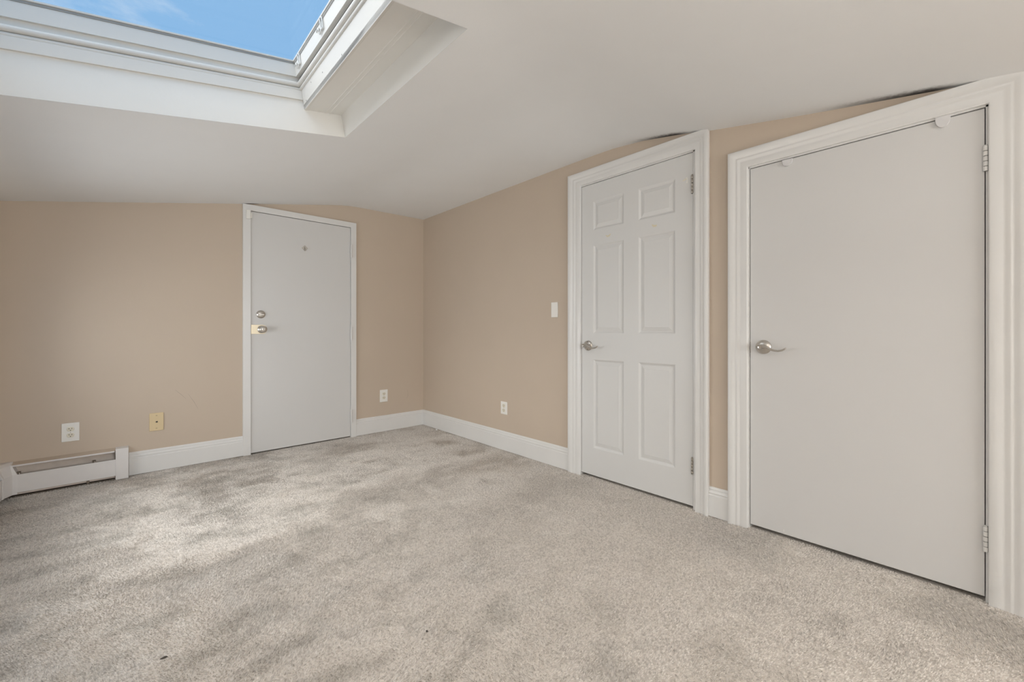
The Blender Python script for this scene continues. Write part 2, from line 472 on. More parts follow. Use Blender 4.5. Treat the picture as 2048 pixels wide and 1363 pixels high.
# boards closing the well beside the frame, with a double bead
def soffit(a0, a1, beads):
    o = wpart('soffit_board', M['well'], [(a0, a1, WY0, WY1, SOF, SOF + 0.02)])
    for b in beads:
        mb = MB(); rings = []
        for yy in (WY0 + 0.002, WY1 - 0.002):
            rings.append([W(b + 0.0035 * math.cos(t), yy, SOF + 0.0028 * math.sin(t)) for t in np.linspace(0, 2 * math.pi, 9)[:-1]])
        mb.sweep(rings).build('bead', M['well'], o, smooth=True)
    return o
soffit(FX1, WX1, (-0.083, -0.062))
soffit(WX0, FX0, (FX0 - 0.107, FX0 - 0.128))
# frame boards
fr = wpart('frame_board', M['sash'], [(FX1, FX1 + 0.012, FY0, FY1, SOF - 0.003, 0.203)], bevel=0.0015)
wpart('frame_board', M['sash'], [(FX0 - 0.012, FX0, FY0, FY1, SOF - 0.003, 0.203)], bevel=0.0015)
wpart('frame_board', M['sash'], [(FX0, FX1, -0.010, 0.0, 0.157, 0.203)], bevel=0.0015)
wpart('frame_board', M['sash'], [(FX0, FX1, FY0, FY0 + 0.010, 0.157, 0.203)], bevel=0.0015)
for b, c in ((-0.05, 0.14), (-0.30, 0.165), (-0.52, 0.14), (-0.15, 0.185)):
    mb = MB(); mb.lathe(W(FX1 + 0.0005, b, c), -E1, [(0.0035, 0), (0.003, 0.0012), (0.0, 0.0014)], 10)
    mb.build('nail_head', M['gasket'], fr)
# bead moulding above the boards: two rounds, mitred ring
def ring(name, m, prof, parent=None, smooth=True):
    """prof: list of (inset from frame opening, height); swept round the four sides with mitres"""
    mb = MB(); rings = []
    cs = [(1, 1), (-1, 1), (-1, -1), (1, -1), (1, 1)]
    for sx, sy in cs:
        r = []
        for i, c in prof:
            a = (FX1 - i) if sx > 0 else (FX0 + i); b = (FY1 - i) if sy > 0 else (FY0 + i)
            r.append(W(a, b, c))
        rings.append(r)
    mb.sweep(rings, close=True, caps=False)
    return mb.build(name, m, parent or sky, smooth=smooth)
def bead(i0, c0, r, dx=0.03):
    return [(i0 - r + r * (1 + math.sin(t)) * 0.5 * 1.6, c0 - r * math.cos(t)) for t in np.linspace(0, math.pi, 7)] + [(i0 - dx, c0 + r), (i0 - dx, c0 - r)]
ring('cove_bead', M['sash'], bead(0.002, 0.211, 0.0085))
ring('cove_bead', M['sash'], bead(0.008, 0.231, 0.0115))
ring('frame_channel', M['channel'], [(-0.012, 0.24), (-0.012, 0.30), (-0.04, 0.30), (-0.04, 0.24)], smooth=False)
# sash: white ring with a downward face, sloped inner face and gasket lip
sash = ring('sash', M['sash'], [(-0.008, 0.268), (0.013, 0.266), (0.009, 0.335), (0.014, 0.337), (0.014, 0.343), (-0.03, 0.36), (-0.03, 0.285), (-0.008, 0.285)], smooth=False)
ring('gasket', M['gasket'], [(0.006, 0.326), (0.0115, 0.327), (0.0115, 0.334), (0.006, 0.334)], sash, smooth=False)
g = MB(); g.box(0, 0, 0, 0, 0, 0) if False else None
g.add([W(FX0 - 0.01, FY0 - 0.01, 0.346), W(FX1 + 0.01, FY0 - 0.01, 0.346), W(FX1 + 0.01, FY1 + 0.01, 0.346), W(FX0 - 0.01, FY1 + 0.01, 0.346)], [(0, 1, 2, 3)])
g.build('pane', M['glass'], sky)
wpart('outer_kerb', M['well'], [(FX1 + 0.028, FX1 + 0.19, FY0 - 0.05, FY1 + 0.05, SOF + 0.1, 0.36), (FX0 - 0.19, FX0 - 0.028, FY0 - 0.05, FY1 + 0.05, SOF + 0.1, 0.36),
                                (FX0 - 0.03, FX1 + 0.03, 0.03, 0.06, 0.2, 0.36), (FX0 - 0.03, FX1 + 0.03, FY0 - 0.06, FY0 - 0.03, 0.2, 0.36)])
# two small blind clips on the inner face of the sash
def clip(b):
    a = FX1 - 0.013
    mb = MB()
    st = lambda p, q, r=0.0034: mb.tube([W(a - p[2], b + p[0], p[1]), W(a - q[2], b + q[0], q[1])], r, 6, up=E1)
    st((-0.006, 0.338, 0.0), (-0.010, 0.290, 0.004)); st((-0.028, 0.334, 0.0), (-0.030, 0.288, 0.004))
    st((-0.006, 0.338, 0.0), (-0.028, 0.334, 0.0)); st((-0.010, 0.290, 0.004), (-0.030, 0.288, 0.004))
    mb2 = mb
    o = mb2.build('blind_clip', M['clip'], sash, smooth=True)
    m3 = MB()
    pts = [(0.040, 0.302), (0.024, 0.311), (0.016, 0.296), (0.000, 0.305), (-0.010, 0.286), (0.012, 0.282)]
    m3.tube([W(a - 0.004, b + p, c) for p, c in pts], 0.0032, 6, up=E1)
    m3.build('hook', M['clip'], o, smooth=True)
clip(-0.395); clip(-0.075)

# near window added behind the camera to house the fill light
w2 = empty('fill_window_2', ((WIN[0] + WIN[1]) / 2, YN, WIN[2]))
tag(w2, 'wide white double sash window added to the unseen end wall for fill light', 'window', kind='structure')
fw_ = MB()
for (a0, a1, b0, b1) in ((WIN[0], WIN[0] + 0.05, WIN[2], WIN[3]), (WIN[1] - 0.05, WIN[1], WIN[2], WIN[3]), (WIN[0], WIN[1], WIN[2], WIN[2] + 0.05), (WIN[0], WIN[1], WIN[3] - 0.05, WIN[3]), ((WIN[0] + WIN[1]) / 2 - 0.03, (WIN[0] + WIN[1]) / 2 + 0.03, WIN[2], WIN[3])):
    fw_.box(a0, a1, YN - 0.09, YN - 0.03, b0, b1)
fw_.build('window_frame', M['trim'], w2)
sl_ = MB(); sl_.box(WIN[0] - 0.06, WIN[1] + 0.06, YN - 0.03, YN + 0.035, WIN[2] - 0.03, WIN[2]); sl_.build('window_sill', M['trim'], w2, bevel=0.004)
for (a0, a1) in ((WIN[0] + 0.05, (WIN[0] + WIN[1]) / 2 - 0.03), ((WIN[0] + WIN[1]) / 2 + 0.03, WIN[1] - 0.05)):
    p_ = MB(); p_.add([(a0, YN - 0.06, WIN[2] + 0.05), (a1, YN - 0.06, WIN[2] + 0.05), (a1, YN - 0.06, WIN[3] - 0.05), (a0, YN - 0.06, WIN[3] - 0.05)], [(0, 1, 2, 3)]); p_.build('pane', M['glass'], w2)

w3 = empty('fill_window_3', (XL, (WIN3[0] + WIN3[1]) / 2, WIN3[2]))  # side window added out of view for its fill light
tag(w3, 'long low white window added above the heater in the side wall for fill light', 'window', kind='structure')
fw_ = MB(); ym = (WIN3[0] + WIN3[1]) / 2
for (a0, a1, b0, b1) in ((WIN3[0], WIN3[0] + 0.05, WIN3[2], WIN3[3]), (WIN3[1] - 0.05, WIN3[1], WIN3[2], WIN3[3]), (WIN3[0], WIN3[1], WIN3[2], WIN3[2] + 0.05), (WIN3[0], WIN3[1], WIN3[3] - 0.05, WIN3[3]), (ym - 0.03, ym + 0.03, WIN3[2], WIN3[3])):
    fw_.box(XL - 0.09, XL - 0.03, a0, a1, b0, b1)
fw_.build('window_frame', M['trim'], w3)
sl_ = MB(); sl_.box(XL - 0.03, XL + 0.035, WIN3[0] - 0.06, WIN3[1] + 0.06, WIN3[2] - 0.03, WIN3[2]); sl_.build('window_sill', M['trim'], w3, bevel=0.004)
for (a0, a1) in ((WIN3[0] + 0.05, ym - 0.03), (ym + 0.03, WIN3[1] - 0.05)):
    p_ = MB(); p_.add([(XL - 0.06, a0, WIN3[2] + 0.05), (XL - 0.06, a1, WIN3[2] + 0.05), (XL - 0.06, a1, WIN3[3] - 0.05), (XL - 0.06, a0, WIN3[3] - 0.05)], [(0, 1, 2, 3)]); p_.build('pane', M['glass'], w3)

# ------------------------------------------------------------------ baseboards
BPROF = [(0.0, 0.0), (0.016, 0.0), (0.016, 0.112), (0.013, 0.116), (0.013, 0.121), (0.0145, 0.127), (0.012, 0.134), (0.008, 0.139), (0.0085, 0.145), (0.006, 0.152), (0.003, 0.156), (0.0, 0.156)]
def baseboard(name, wall, a0, a1, label):
    mb = MB(); rings = []
    for a in (a0, a1):
        if wall == 'back': rings.append([(a, YF - t, z) for t, z in BPROF])
        elif wall == 'right': rings.append([(XR - t, a, z) for t, z in BPROF])
        elif wall == 'left': rings.append([(XL + t, a, z) for t, z in BPROF])
        else: rings.append([(a, YN + t, z) for t, z in BPROF])
    o = mb.sweep(rings).build(name, M['trim'])
    return tag(o, label, 'baseboard', kind='structure')
XF = 2.297            # front plane of the door casings on the right wall
c2 = dict(lo=R(1134.8, 500, XF)[0], li=R(1157.7, 500, XF)[0], ri=R(1387.5, 500, XF)[0], ro=R(1414.8, 500, XF)[0])
c3 = dict(lo=R(1455, 500, XF)[0], li=R(1493, 500, XF)[0], ri=R(1977, 500, XF + 0.016)[0]); c3['ro'] = c3['ri'] - 0.10
f1 = dict(lo=B(486, 600, 3.895)[0], ro=B(712.8, 600, 3.895)[0])
baseboard('baseboard_back', 'back', 0.003, f1['lo'], 'white moulded baseboard between the heater and the narrow door')
baseboard('baseboard_back', 'back', f1['ro'], XR, 'short white moulded baseboard between the narrow door and the corner')
baseboard('baseboard_right', 'right', c2['lo'], YF - 0.016, 'long white moulded baseboard running from the corner to the panelled door')
baseboard('baseboard_right', 'right', c3['lo'], c2['ro'], 'short white baseboard block between the two right wall doors')
baseboard('baseboard_right', 'right', YN, c3['ro'], 'white baseboard past the wide plain door')
baseboard('baseboard_near', 'near', XL, XR - 0.016, 'white baseboard under the added end wall window')

# ------------------------------------------------------------------ door casings (right wall)
CPROF = [(0.0, 0.0), (0.0, 0.50), (0.03, 0.58), (0.32, 0.60), (0.36, 0.565), (0.42, 0.60), (0.50, 0.72), (0.55, 0.74), (0.58, 0.69), (0.62, 0.70), (0.70, 0.84), (0.77, 0.92), (0.84, 0.94), (0.96, 0.95), (1.0, 0.88), (1.0, 0.0)]
def casing(name, c, zi, zo, label):
    th = XR - XF
    rings = []
    spec = [(('l', -0.006)), (('l', 1)), (('r', 1)), (('r', -0.006))]
    for side, top in spec:
        r = []
        for w, t in CPROF:
            y = c['li'] + (c['lo'] - c['li']) * w if side == 'l' else c['ri'] + (c['ro'] - c['ri']) * w
            z = zi + (zo - zi) * w if top == 1 else top
            r.append((XR - t * th, y, z))
        rings.append(r)
    mb = MB(); mb.sweep(rings)
    o = mb.build(name, M['trim'], smooth=True)
    return tag(o, label, 'door casing', kind='structure')
z2o = R(1134.8, 352.7, XF)[1]; z3o = R(1455, 308, XF)[1]
casing('trim_2', c2, D2[2] + 0.007, z2o, 'white moulded casing around the six panel door')
casing('trim_3', c3, D3[2] + 0.007, z3o, 'white moulded casing around the wide plain door')
# flat frame of the narrow door on the far wall
mb = MB(); ty = 3.895; z1o = B(486, 406, ty)[1]
rings = []
for xo, xi, top in ((f1['lo'], D1[0] - 0.001, 0), (f1['lo'], D1[0] - 0.001, 1), (f1['ro'], D1[1] + 0.001, 1), (f1['ro'], D1[1] + 0.001, 0)):
    zi = (D1[2] + 0.0015) if top else -0.006; zo = z1o if top else -0.006
    rings.append([(xi, YF + 0.02, zi), (xi, ty, zi), (xo, ty, zo), (xo, YF + 0.001, zo)])
mb.sweep(rings)
t1 = tag(mb.build('trim_1', M['trim'], bevel=0.002), 'flat narrow white frame around the brass plate door', 'door frame', kind='structure')

# jambs: line the wall openings so that no daylight or void shows (gap shade painted as a dark panel behind)
def jamb_right(name, d, label):
    mb = MB()
    for (y0, y1, z0, z1) in ((d[0] - JB, d[0] - 0.0015, -0.006, d[2] + JB), (d[1] + 0.0015, d[1] + JB, -0.006, d[2] + JB), (d[0] - JB, d[1] + JB, d[2] + 0.0015, d[2] + JB)):
        mb.box(XR, XR + 0.09, y0, y1, z0, z1)
    o = mb.build(name, M['trim']); tag(o, label, 'door jamb', kind='structure')
    k = MB(); k.box(XR + 0.075, XR + 0.09, d[0] - JB, d[1] + JB, -0.006, d[2] + JB); k.build('gap_shade_panel', M['dark'], o)
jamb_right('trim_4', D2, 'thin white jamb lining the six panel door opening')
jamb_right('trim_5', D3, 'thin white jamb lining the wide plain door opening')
k = MB(); k.box(D1[0] - JB, D1[1] + JB, YF + 0.07, YF + 0.09, -0.006, D1[2] + JB); k.build('gap_shade_panel', M['dark'], t1)  # dark panel stands in for the shade in the gaps

# ------------------------------------------------------------------ door 1: narrow flush door, far wall
DY = 3.905
d1 = empty('door_1', ((D1[0] + D1[1]) / 2, DY, 0.0))
tag(d1, 'narrow plain white door with brass plate, knob and deadbolt', 'door', kind='structure')
mb = MB(); mb.box(D1[0] + 0.001, D1[1] - 0.0015, DY, DY + 0.035, 0.008, D1[2] - 0.002)
mb.build('slab', M['flatdoor'], d1, bevel=0.0015)
def hinge_back(z0, z1):
    x = D1[1] + 0.001
    mb = MB()
    for i in range(3):
        a = z0 + (z1 - z0) * i / 3; b = z0 + (z1 - z0) * (i + 1) / 3 - 0.0015
        mb.lathe((x, ty - 0.006, a), (0, 0, 1), [(0.008, 0), (0.008, b - a)], 14, up=(0, 1, 0))
    mb.lathe((x, ty - 0.006, z1 - 0.001), (0, 0, 1), [(0.0045, 0), (0.0045, 0.003), (0.0, 0.004)], 12, up=(0, 1, 0))
    mb.build('hinge', M['trim'], d1, smooth=True)
for pa, pb in ((490, 515), (653, 679), (818, 843)):
    hinge_back(B(703, pb, DY)[1], B(703, pa, DY)[1])
# wrap plate + knob
kx, kz = B(523, 657.5, DY)
px0 = D1[0] + 0.001
zt, zb = B(510, 649, DY)[1], B(510, 667.5, DY)[1]
rr = (zt - zb) / 2; cx = B(524, 657, DY)[0]
outl = [(px0, zb), (px0, zt)] + [(cx + rr * math.cos(t), (zt + zb) / 2 + rr * math.sin(t)) for t in np.linspace(math.pi / 2, -math.pi / 2, 13)]
mb = MB(); mb.sweep([[(x, DY - 0.0035, z) for x, z in outl], [(x, DY, z) for x, z in outl]])
plate = mb.build('wrap_plate', M['brass'], d1, bevel=0.0008)
plate['label'] = 'polished brass wrap plate'
knz = (zt + zb) / 2; knx = cx - 0.002
mb = MB(); mb.lathe((knx, DY - 0.0035, knz), (0, -1, 0), [(0.032, 0), (0.032, 0.003), (0.027, 0.009), (0.014, 0.012), (0.012, 0.026), (0.017, 0.032), (0.026, 0.042), (0.0285, 0.052), (0.026, 0.061), (0.019, 0.066), (0.0, 0.066)], 28)
knob = mb.build('knob', M['nickel'], d1, smooth=True)
mb = MB(); mb.lathe((knx, DY - 0.0695, knz), (0, -1, 0), [(0.0085, 0), (0.0085, 0.002), (0.006, 0.0025), (0.0, 0.001)], 18); mb.build('key_cylinder', M['steel'], knob, smooth=True)
mb = MB(); mb.box(knx - 0.001, knx + 0.001, DY - 0.0728, DY - 0.0715, knz - 0.0045, knz + 0.0045); mb.build('keyhole', M['slot'], knob)
dx, dz = B(521.5, 628.3, DY)
mb = MB(); mb.lathe((dx, DY, dz), (0, -1, 0), [(0.033, 0), (0.033, 0.004), (0.030, 0.009), (0.020, 0.013), (0.0, 0.0145)], 28)
db = mb.build('deadbolt', M['nickel'], d1, smooth=True)
mb = MB(); mb.box(dx - 0.019, dx + 0.021, DY - 0.034, DY - 0.012, dz - 0.007, dz + 0.002); mb.build('thumb_turn', M['nickel'], db, bevel=0.003)
# small diamond hook
hx, hz = B(609.5, 496, DY); s_ = 0.0255
mb = MB(); mb.add([(hx - s_, DY - 0.004, hz), (hx, DY - 0.004, hz + s_), (hx + s_, DY - 0.004, hz), (hx, DY - 0.004, hz - s_), (hx - s_, DY, hz), (hx, DY, hz + s_), (hx + s_, DY, hz), (hx, DY, hz - s_)],
                  [(0, 1, 2, 3), (4, 7, 6, 5), (0, 4, 5, 1), (1, 5, 6, 2), (2, 6, 7, 3), (3, 7, 4, 0)])
hk = mb.build('diamond_plate', M['steel'], d1); hk['label'] = 'small grey diamond hook plate'
mb = MB(); mb.tube([(hx, DY - 0.004, hz + 0.008), (hx, DY - 0.010, hz - 0.004), (hx, DY - 0.014, hz - 0.014), (hx, DY - 0.020, hz - 0.018), (hx, DY - 0.026, hz - 0.013)], [0.003, 0.005, 0.0075, 0.007, 0.004], 10, up=(1, 0, 0))
mb.build('hook', M['nickel'], hk, smooth=True)
# contact sensor on the frame
a = B(492.5, 419, ty - 0.012); b = B(500.7, 437.8, ty - 0.012)
cs = empty('contact_sensor', ((a[0] + b[0]) / 2, ty, b[1]))
tag(cs, 'small white alarm contact at the top corner of the brass plate door', 'door sensor')
mb = MB(); mb.box(a[0], b[0], ty - 0.019, ty, b[1], a[1]); mb.build('sensor_body', M['plate'], cs, bevel=0.002)
mb = MB(); mb.box(b[0] + 0.003, b[0] + 0.016, DY - 0.014, DY, b[1] + 0.014, a[1] - 0.016); mb.build('magnet', M['plate'], cs, bevel=0.002)

# ------------------------------------------------------------------ door 2: six panel door
DX = 2.328
d2 = empty('door_2', (DX, (D2[0] + D2[1]) / 2, 0.0))
tag(d2, 'white six panel door with a nickel lever', 'door', kind='structure')
y0, y1 = D2[0] + 0.001, D2[1] - 0.001
zb2, zt2 = R(1164, 942.5, DX)[1], D2[2] - 0.002
Yp = [R(1350.5, 500, DX)[0], R(1276.7, 500, DX)[0], R(1247.5, 500, DX)[0], R(1186.5, 500, DX)[0]]
Zr = [(R(1276.7, 917.5, DX)[1], R(1276.7, 723.7, DX)[1]), (R(1276.7, 667, DX)[1], R(1276.7, 473.3, DX)[1]), (R(1276.7, 440.7, DX)[1], R(1276.7, 377.6, DX)[1])]
panels = [(ya, yb, za, zb) for (ya, yb) in ((Yp[0], Yp[1]), (Yp[2], Yp[3])) for (za, zb) in Zr]
mb = MB()
A = sorted([y0, y1] + Yp); Z = sorted([zb2, zt2] + [z for r_ in Zr for z in r_])
for i in range(len(A) - 1):
    for j in range(len(Z) - 1):
        ca, cz_ = (A[i] + A[i + 1]) / 2, (Z[j] + Z[j + 1]) / 2
        if any(p[0] < ca < p[1] and p[2] < cz_ < p[3] for p in panels): continue
        mb.add([(DX, A[i], Z[j]), (DX, A[i + 1], Z[j]), (DX, A[i + 1], Z[j + 1]), (DX, A[i], Z[j + 1])], [(0, 3, 2, 1)])
mb.add([(DX, y0, zb2), (DX, y1, zb2), (DX, y1, zt2), (DX, y0, zt2), (DX + 0.035, y0, zb2), (DX + 0.035, y1, zb2), (DX + 0.035, y1, zt2), (DX + 0.035, y0, zt2)],
       [(4, 5, 6, 7), (0, 1, 5, 4), (1, 2, 6, 5), (2, 3, 7, 6), (3, 0, 4, 7)])
mb.build('slab', M['door'], d2)
for (ya, yb, za, zb) in panels:
    rings = []
    for ins, dep in ((0, 0), (0.004, 0.0015), (0.012, 0.0075), (0.017, 0.008), (0.021, 0.0065), (0.040, 0.0018), (0.042, 0.0022)):
        rings.append([(DX + dep, ya + ins, za + ins), (DX + dep, yb - ins, za + ins), (DX + dep, yb - ins, zb - ins), (DX + dep, ya + ins, zb - ins)])
    mb = MB(); mb.sweep(rings, caps=False)
    k = len(mb.v) - 4; mb.f.append([k, k + 1, k + 2, k + 3])
    mb.build('panel', M['door'], d2)

def lever(parent, px, py, name, keyed, size=1.0):
    cy, cz_ = R(px, py, DX)
    mb = MB(); mb.lathe((DX, cy, cz_), (-1, 0, 0), [(0.035, 0), (0.035, 0.004), (0.033, 0.007), (0.020, 0.013), (0.012, 0.015), (0.0, 0.016)], 36)
    ro = mb.build('rosette', M['nickel'], parent, smooth=True)
    h = empty(name, (DX, cy, cz_)); h.parent = parent; h.matrix_parent_inverse = parent.matrix_world.inverted()
    bpy.data.objects.remove(h)
    mb = MB(); mb.lathe((DX - 0.014, cy, cz_), (-1, 0, 0), [(0.0115, 0), (0.0105, 0.025), (0.0115, 0.045), (0.008, 0.050), (0.0, 0.051)], 22)
    mb.build('spindle', M['nickel'], ro, smooth=True)
    # wave lever, runs away from the latch side
    prof = [(0.012, 0.004, 0.052), (0.004, 0.008, 0.055), (-0.010, 0.009, 0.056), (-0.024, 0.004, 0.056), (-0.040, -0.006, 0.055), (-0.056, -0.013, 0.053), (-0.074, -0.016, 0.050), (-0.090, -0.013, 0.047), (-0.103, -0.005, 0.045), (-0.108, 0.000, 0.044)]
    pts = [(DX - c, cy + a, cz_ + b) for a, b, c in prof]
    mb = MB(); mb.tube(pts, [0.007, 0.0105, 0.0115, 0.011, 0.0105, 0.010, 0.0095, 0.009, 0.008, 0.004], 12, flat=0.55)
    lv = mb.build('lever', M['nickel'], ro, smooth=True)
    if keyed:
        mb = MB(); mb.lathe((DX - 0.064, cy, cz_), (-1, 0, 0), [(0.0075, 0), (0.0075, 0.003), (0.005, 0.0035), (0.0, 0.003)], 16); mb.build('key_cylinder', M['steel'], ro, smooth=True)
        for s in (-1, 1):
            mb = MB(); mb.lathe((DX - 0.0095, cy, cz_ + s * 0.024), (-1, 0, 0), [(0.004, 0), (0.0035, 0.002), (0.0, 0.0022)], 12); mb.build('screw', M['slot'], ro, smooth=True)
    return ro
lever(d2, 1176.5, 690.5, 'handle', True)
def latch(parent, y, z):
    mb = MB(); mb.box(DX - 0.0008, DX + 0.01, y - 0.0022, y + 0.0005, z - 0.028, z + 0.028); mb.build('latch_plate', M['steel'], parent)
latch(d2, D2[1] - 0.0015, R(1163, 690, DX)[1])
def hinge_right(parent, y, z0, z1, m, x=DX - 0.0055, r=0.0062, knuck=5):
    mb = MB(); gaps = MB()
    for i in range(knuck):
        a = z0 + (z1 - z0) * i / knuck; b = z0 + (z1 - z0) * (i + 1) / knuck - 0.0018
        mb.lathe((x, y, a), (0, 0, 1), [(r * 0.9, 0), (r, 0.0008), (r, b - a - 0.0008), (r * 0.9, b - a)], 14, up=(0, 1, 0))
    mb.lathe((x, y, z1 - 0.001), (0, 0, 1), [(r * 0.7, 0), (r * 0.7, 0.003), (0.0, 0.004)], 12, up=(0, 1, 0))
    h = mb.build('hinge', m, parent, smooth=True)
    gaps.lathe((x, y, z0), (0, 0, 1), [(r * 0.7, 0), (r * 0.7, z1 - z0 - 0.001)], 10, up=(0, 1, 0)).build('pin', M['slot'], h)
    return h
yh2 = D2[0] - 0.0005 + 0.004
hinge_right(d2, yh2, R(1384.5, 387, DX)[1], R(1384.5, 350, DX)[1], M['steel'])
hinge_right(d2, yh2, R(1385, 947, DX)[1], R(1385, 914, DX)[1], M['steel'])
# yellowed hook scars and paint chip
def smear(parent, pts, w, name, m, xoff=0.0006):
    mb = MB(); mb.tube([(DX - xoff, *R(p[0], p[1], DX)) for p in pts], w, 8, flat=1.0, up=(1, 0, 0))
    for i, v in enumerate(mb.v): mb.v[i] = (DX - xoff if v[0] < DX - xoff else min(v[0], DX + 0.0004), v[1], v[2])
    return mb.build(name, m, parent)
smear(d2, [(1211.5, 470), (1215, 472.5), (1219, 470.5), (1221.5, 467)], [0.002, 0.006, 0.006, 0.002], 'smudge', M['smudge'])
smear(d2, [(1304, 449), (1307.5, 452), (1312, 451), (1314, 449.5)], [0.003, 0.007, 0.006, 0.002], 'smudge', M['smudge'])
smear(d2, [(1365, 362), (1369, 360), (1373.5, 357)], [0.002, 0.004, 0.003], 'paint_chip', M['ivory'])
smear(d2, [(1373, 354.5), (1374.5, 359), (1374, 366)], [0.004, 0.003, 0.005], 'paint_chip', M['plate'])

# ------------------------------------------------------------------ door 3: wide plain door
d3 = empty('door_3', (DX, (D3[0] + D3[1]) / 2, 0.0))
tag(d3, 'wide low plain white door with a nickel lever', 'door', kind='structure')
zb3 = R(1500, 1046.5, DX)[1]
mb = MB(); mb.box(DX, DX + 0.035, D3[0] + 0.001, D3[1] - 0.001, zb3, D3[2] - 0.002)
mb.build('slab', M['flatdoor'], d3, bevel=0.0015)
lever(d3, 1527, 693.5, 'handle', False)
latch(d3, D3[1] - 0.0015, R(1499, 694, DX)[1])
hinge_right(d3, D3[0] - 0.001, R(1971, 343, DX)[1], R(1971, 292, DX)[1], M['trim'], x=DX - 0.006, r=0.007)
hinge_right(d3, D3[0] - 0.001, R(1971, 1101, DX)[1], R(1971, 1050, DX)[1], M['trim'], x=DX - 0.006, r=0.007)
for (pa, pb) in ((342, 294), (1100, 1052)):       # dark mortise beside the knuckles
    za, zb_ = R(1974, pa, XR)[1], R(1974, pb, XR)[1]
    mb = MB(); mb.box(XR - 0.0008, XR + 0.002, D3[0] - 0.0105, D3[0] - 0.0035, za, zb_); mb.build('hinge_mortise', M['slot'], d3)
def bumper(px, py, hw, hh):
    cy, cz_ = R(px, py, DX - 0.009)
    hw_y = abs(R(px - hw, py, DX)[0] - R(px + hw, py, DX)[0]) / 2
    hz_ = hh / F_PX * (FW.x * DX + FW.y * cy)
    out = [(cy + hw_y, cz_ + hz_ * 0.35)] + [(cy + hw_y * math.cos(t), cz_ - hz_ * math.sin(t)) for t in np.linspace(0, math.pi, 17)] + [(cy - hw_y, cz_ + hz_ * 0.35)]
    mb = MB(); mb.sweep([[(DX - 0.009, y, z) for y, z in out], [(DX, y, z) for y, z in out]])
    b_ = mb.build('bumper', M['bumper'], d3, bevel=0.0008); b_['label'] = 'pale half-round plastic bumper on the door top'
bumper(1574, 321.5, 10.0, 9.5)
bumper(1885.5, 236, 15.5, 18)
mb = MB(); q = R(1567.5, 1063, DX); mb.box(DX - 0.001, DX + 0.001, q[0] - 0.001, q[0] + 0.001, q[1], q[1] + 0.012); mb.build('scratch', M['crumb_light'], d3)

# ------------------------------------------------------------------ wall plates
def oval(cx, cz_, rx, rz, cut, seg=24):
    return [(cx + rx * math.cos(t), cz_ + max(-cut, min(cut, rz * math.sin(t)))) for t in np.linspace(0, 2 * math.pi, seg, endpoint=False)]
def outlet(wall, corners, label):
    """corners in wall coordinates (a0, a1, z0, z1); depth d runs into the room"""
    a0, a1, z0, z1 = corners
    P = (lambda a, d, z: (a, YF - d, z)) if wall == 'back' else (lambda a, d, z: (XR - d, a, z))
    o = empty('wall_outlet', P((a0 + a1) / 2, 0, z0)); tag(o, label, 'outlet')
    def slab(name, pts, d0, d1_, m, parent, bevel=0.0):
        mb = MB(); mb.sweep([[P(a, d0, z) for a, z in pts], [P(a, d1_, z) for a, z in pts]]); return mb.build(name, m, parent, bevel=bevel)
    slab('cover_plate', [(a0, z0), (a1, z0), (a1, z1), (a0, z1)], 0, 0.006, M['plate'], o, bevel=0.002)
    ca, cm = (a0 + a1) / 2, (z0 + z1) / 2
    for s in (1, -1):
        cz_ = cm + s * 0.0195
        f = slab('receptacle', oval(ca, cz_, 0.0172, 0.0172, 0.0135), 0.005, 0.0085, M['ivory'], o, bevel=0.0008)
        for k, hh in ((-1, 0.0042), (1, 0.0034)):
            slab('slot', [(ca + k * 0.0064 - 0.0013, cz_ + 0.004 - hh), (ca + k * 0.0064 + 0.0013, cz_ + 0.004 - hh), (ca + k * 0.0064 + 0.0013, cz_ + 0.004 + hh), (ca + k * 0.0064 - 0.0013, cz_ + 0.004 + hh)], 0.008, 0.0089, M['slot'], f)
        slab('ground_hole', [(ca + 0.0026 * math.cos(t), cz_ - 0.0072 + 0.0026 * math.sin(t)) for t in np.linspace(0, 2 * math.pi, 10, endpoint=False)], 0.008, 0.0089, M['slot'], f)
    slab('screw', [(ca + 0.0028 * math.cos(t), cm + 0.0028 * math.sin(t)) for t in np.linspace(0, 2 * math.pi, 10, endpoint=False)], 0.005, 0.0072, M['steel'], o)
    return o
def rb(x0, x1, ya, yb, f):
    a = f(x0, ya); b = f(x1, yb); return (min(a[0], b[0]), max(a[0], b[0]), min(a[1], b[1]), max(a[1], b[1]))
outlet('back', rb(123, 159, 847, 879.5, B), 'white wall outlet above the baseboard heater')
outlet('back', rb(759.5, 775, 779.5, 802, B), 'white wall outlet between the narrow door and the room corner')
outlet('right', rb(1002.5, 1015, 801.5, 829, R), 'white wall outlet above the long baseboard below the blank plate')
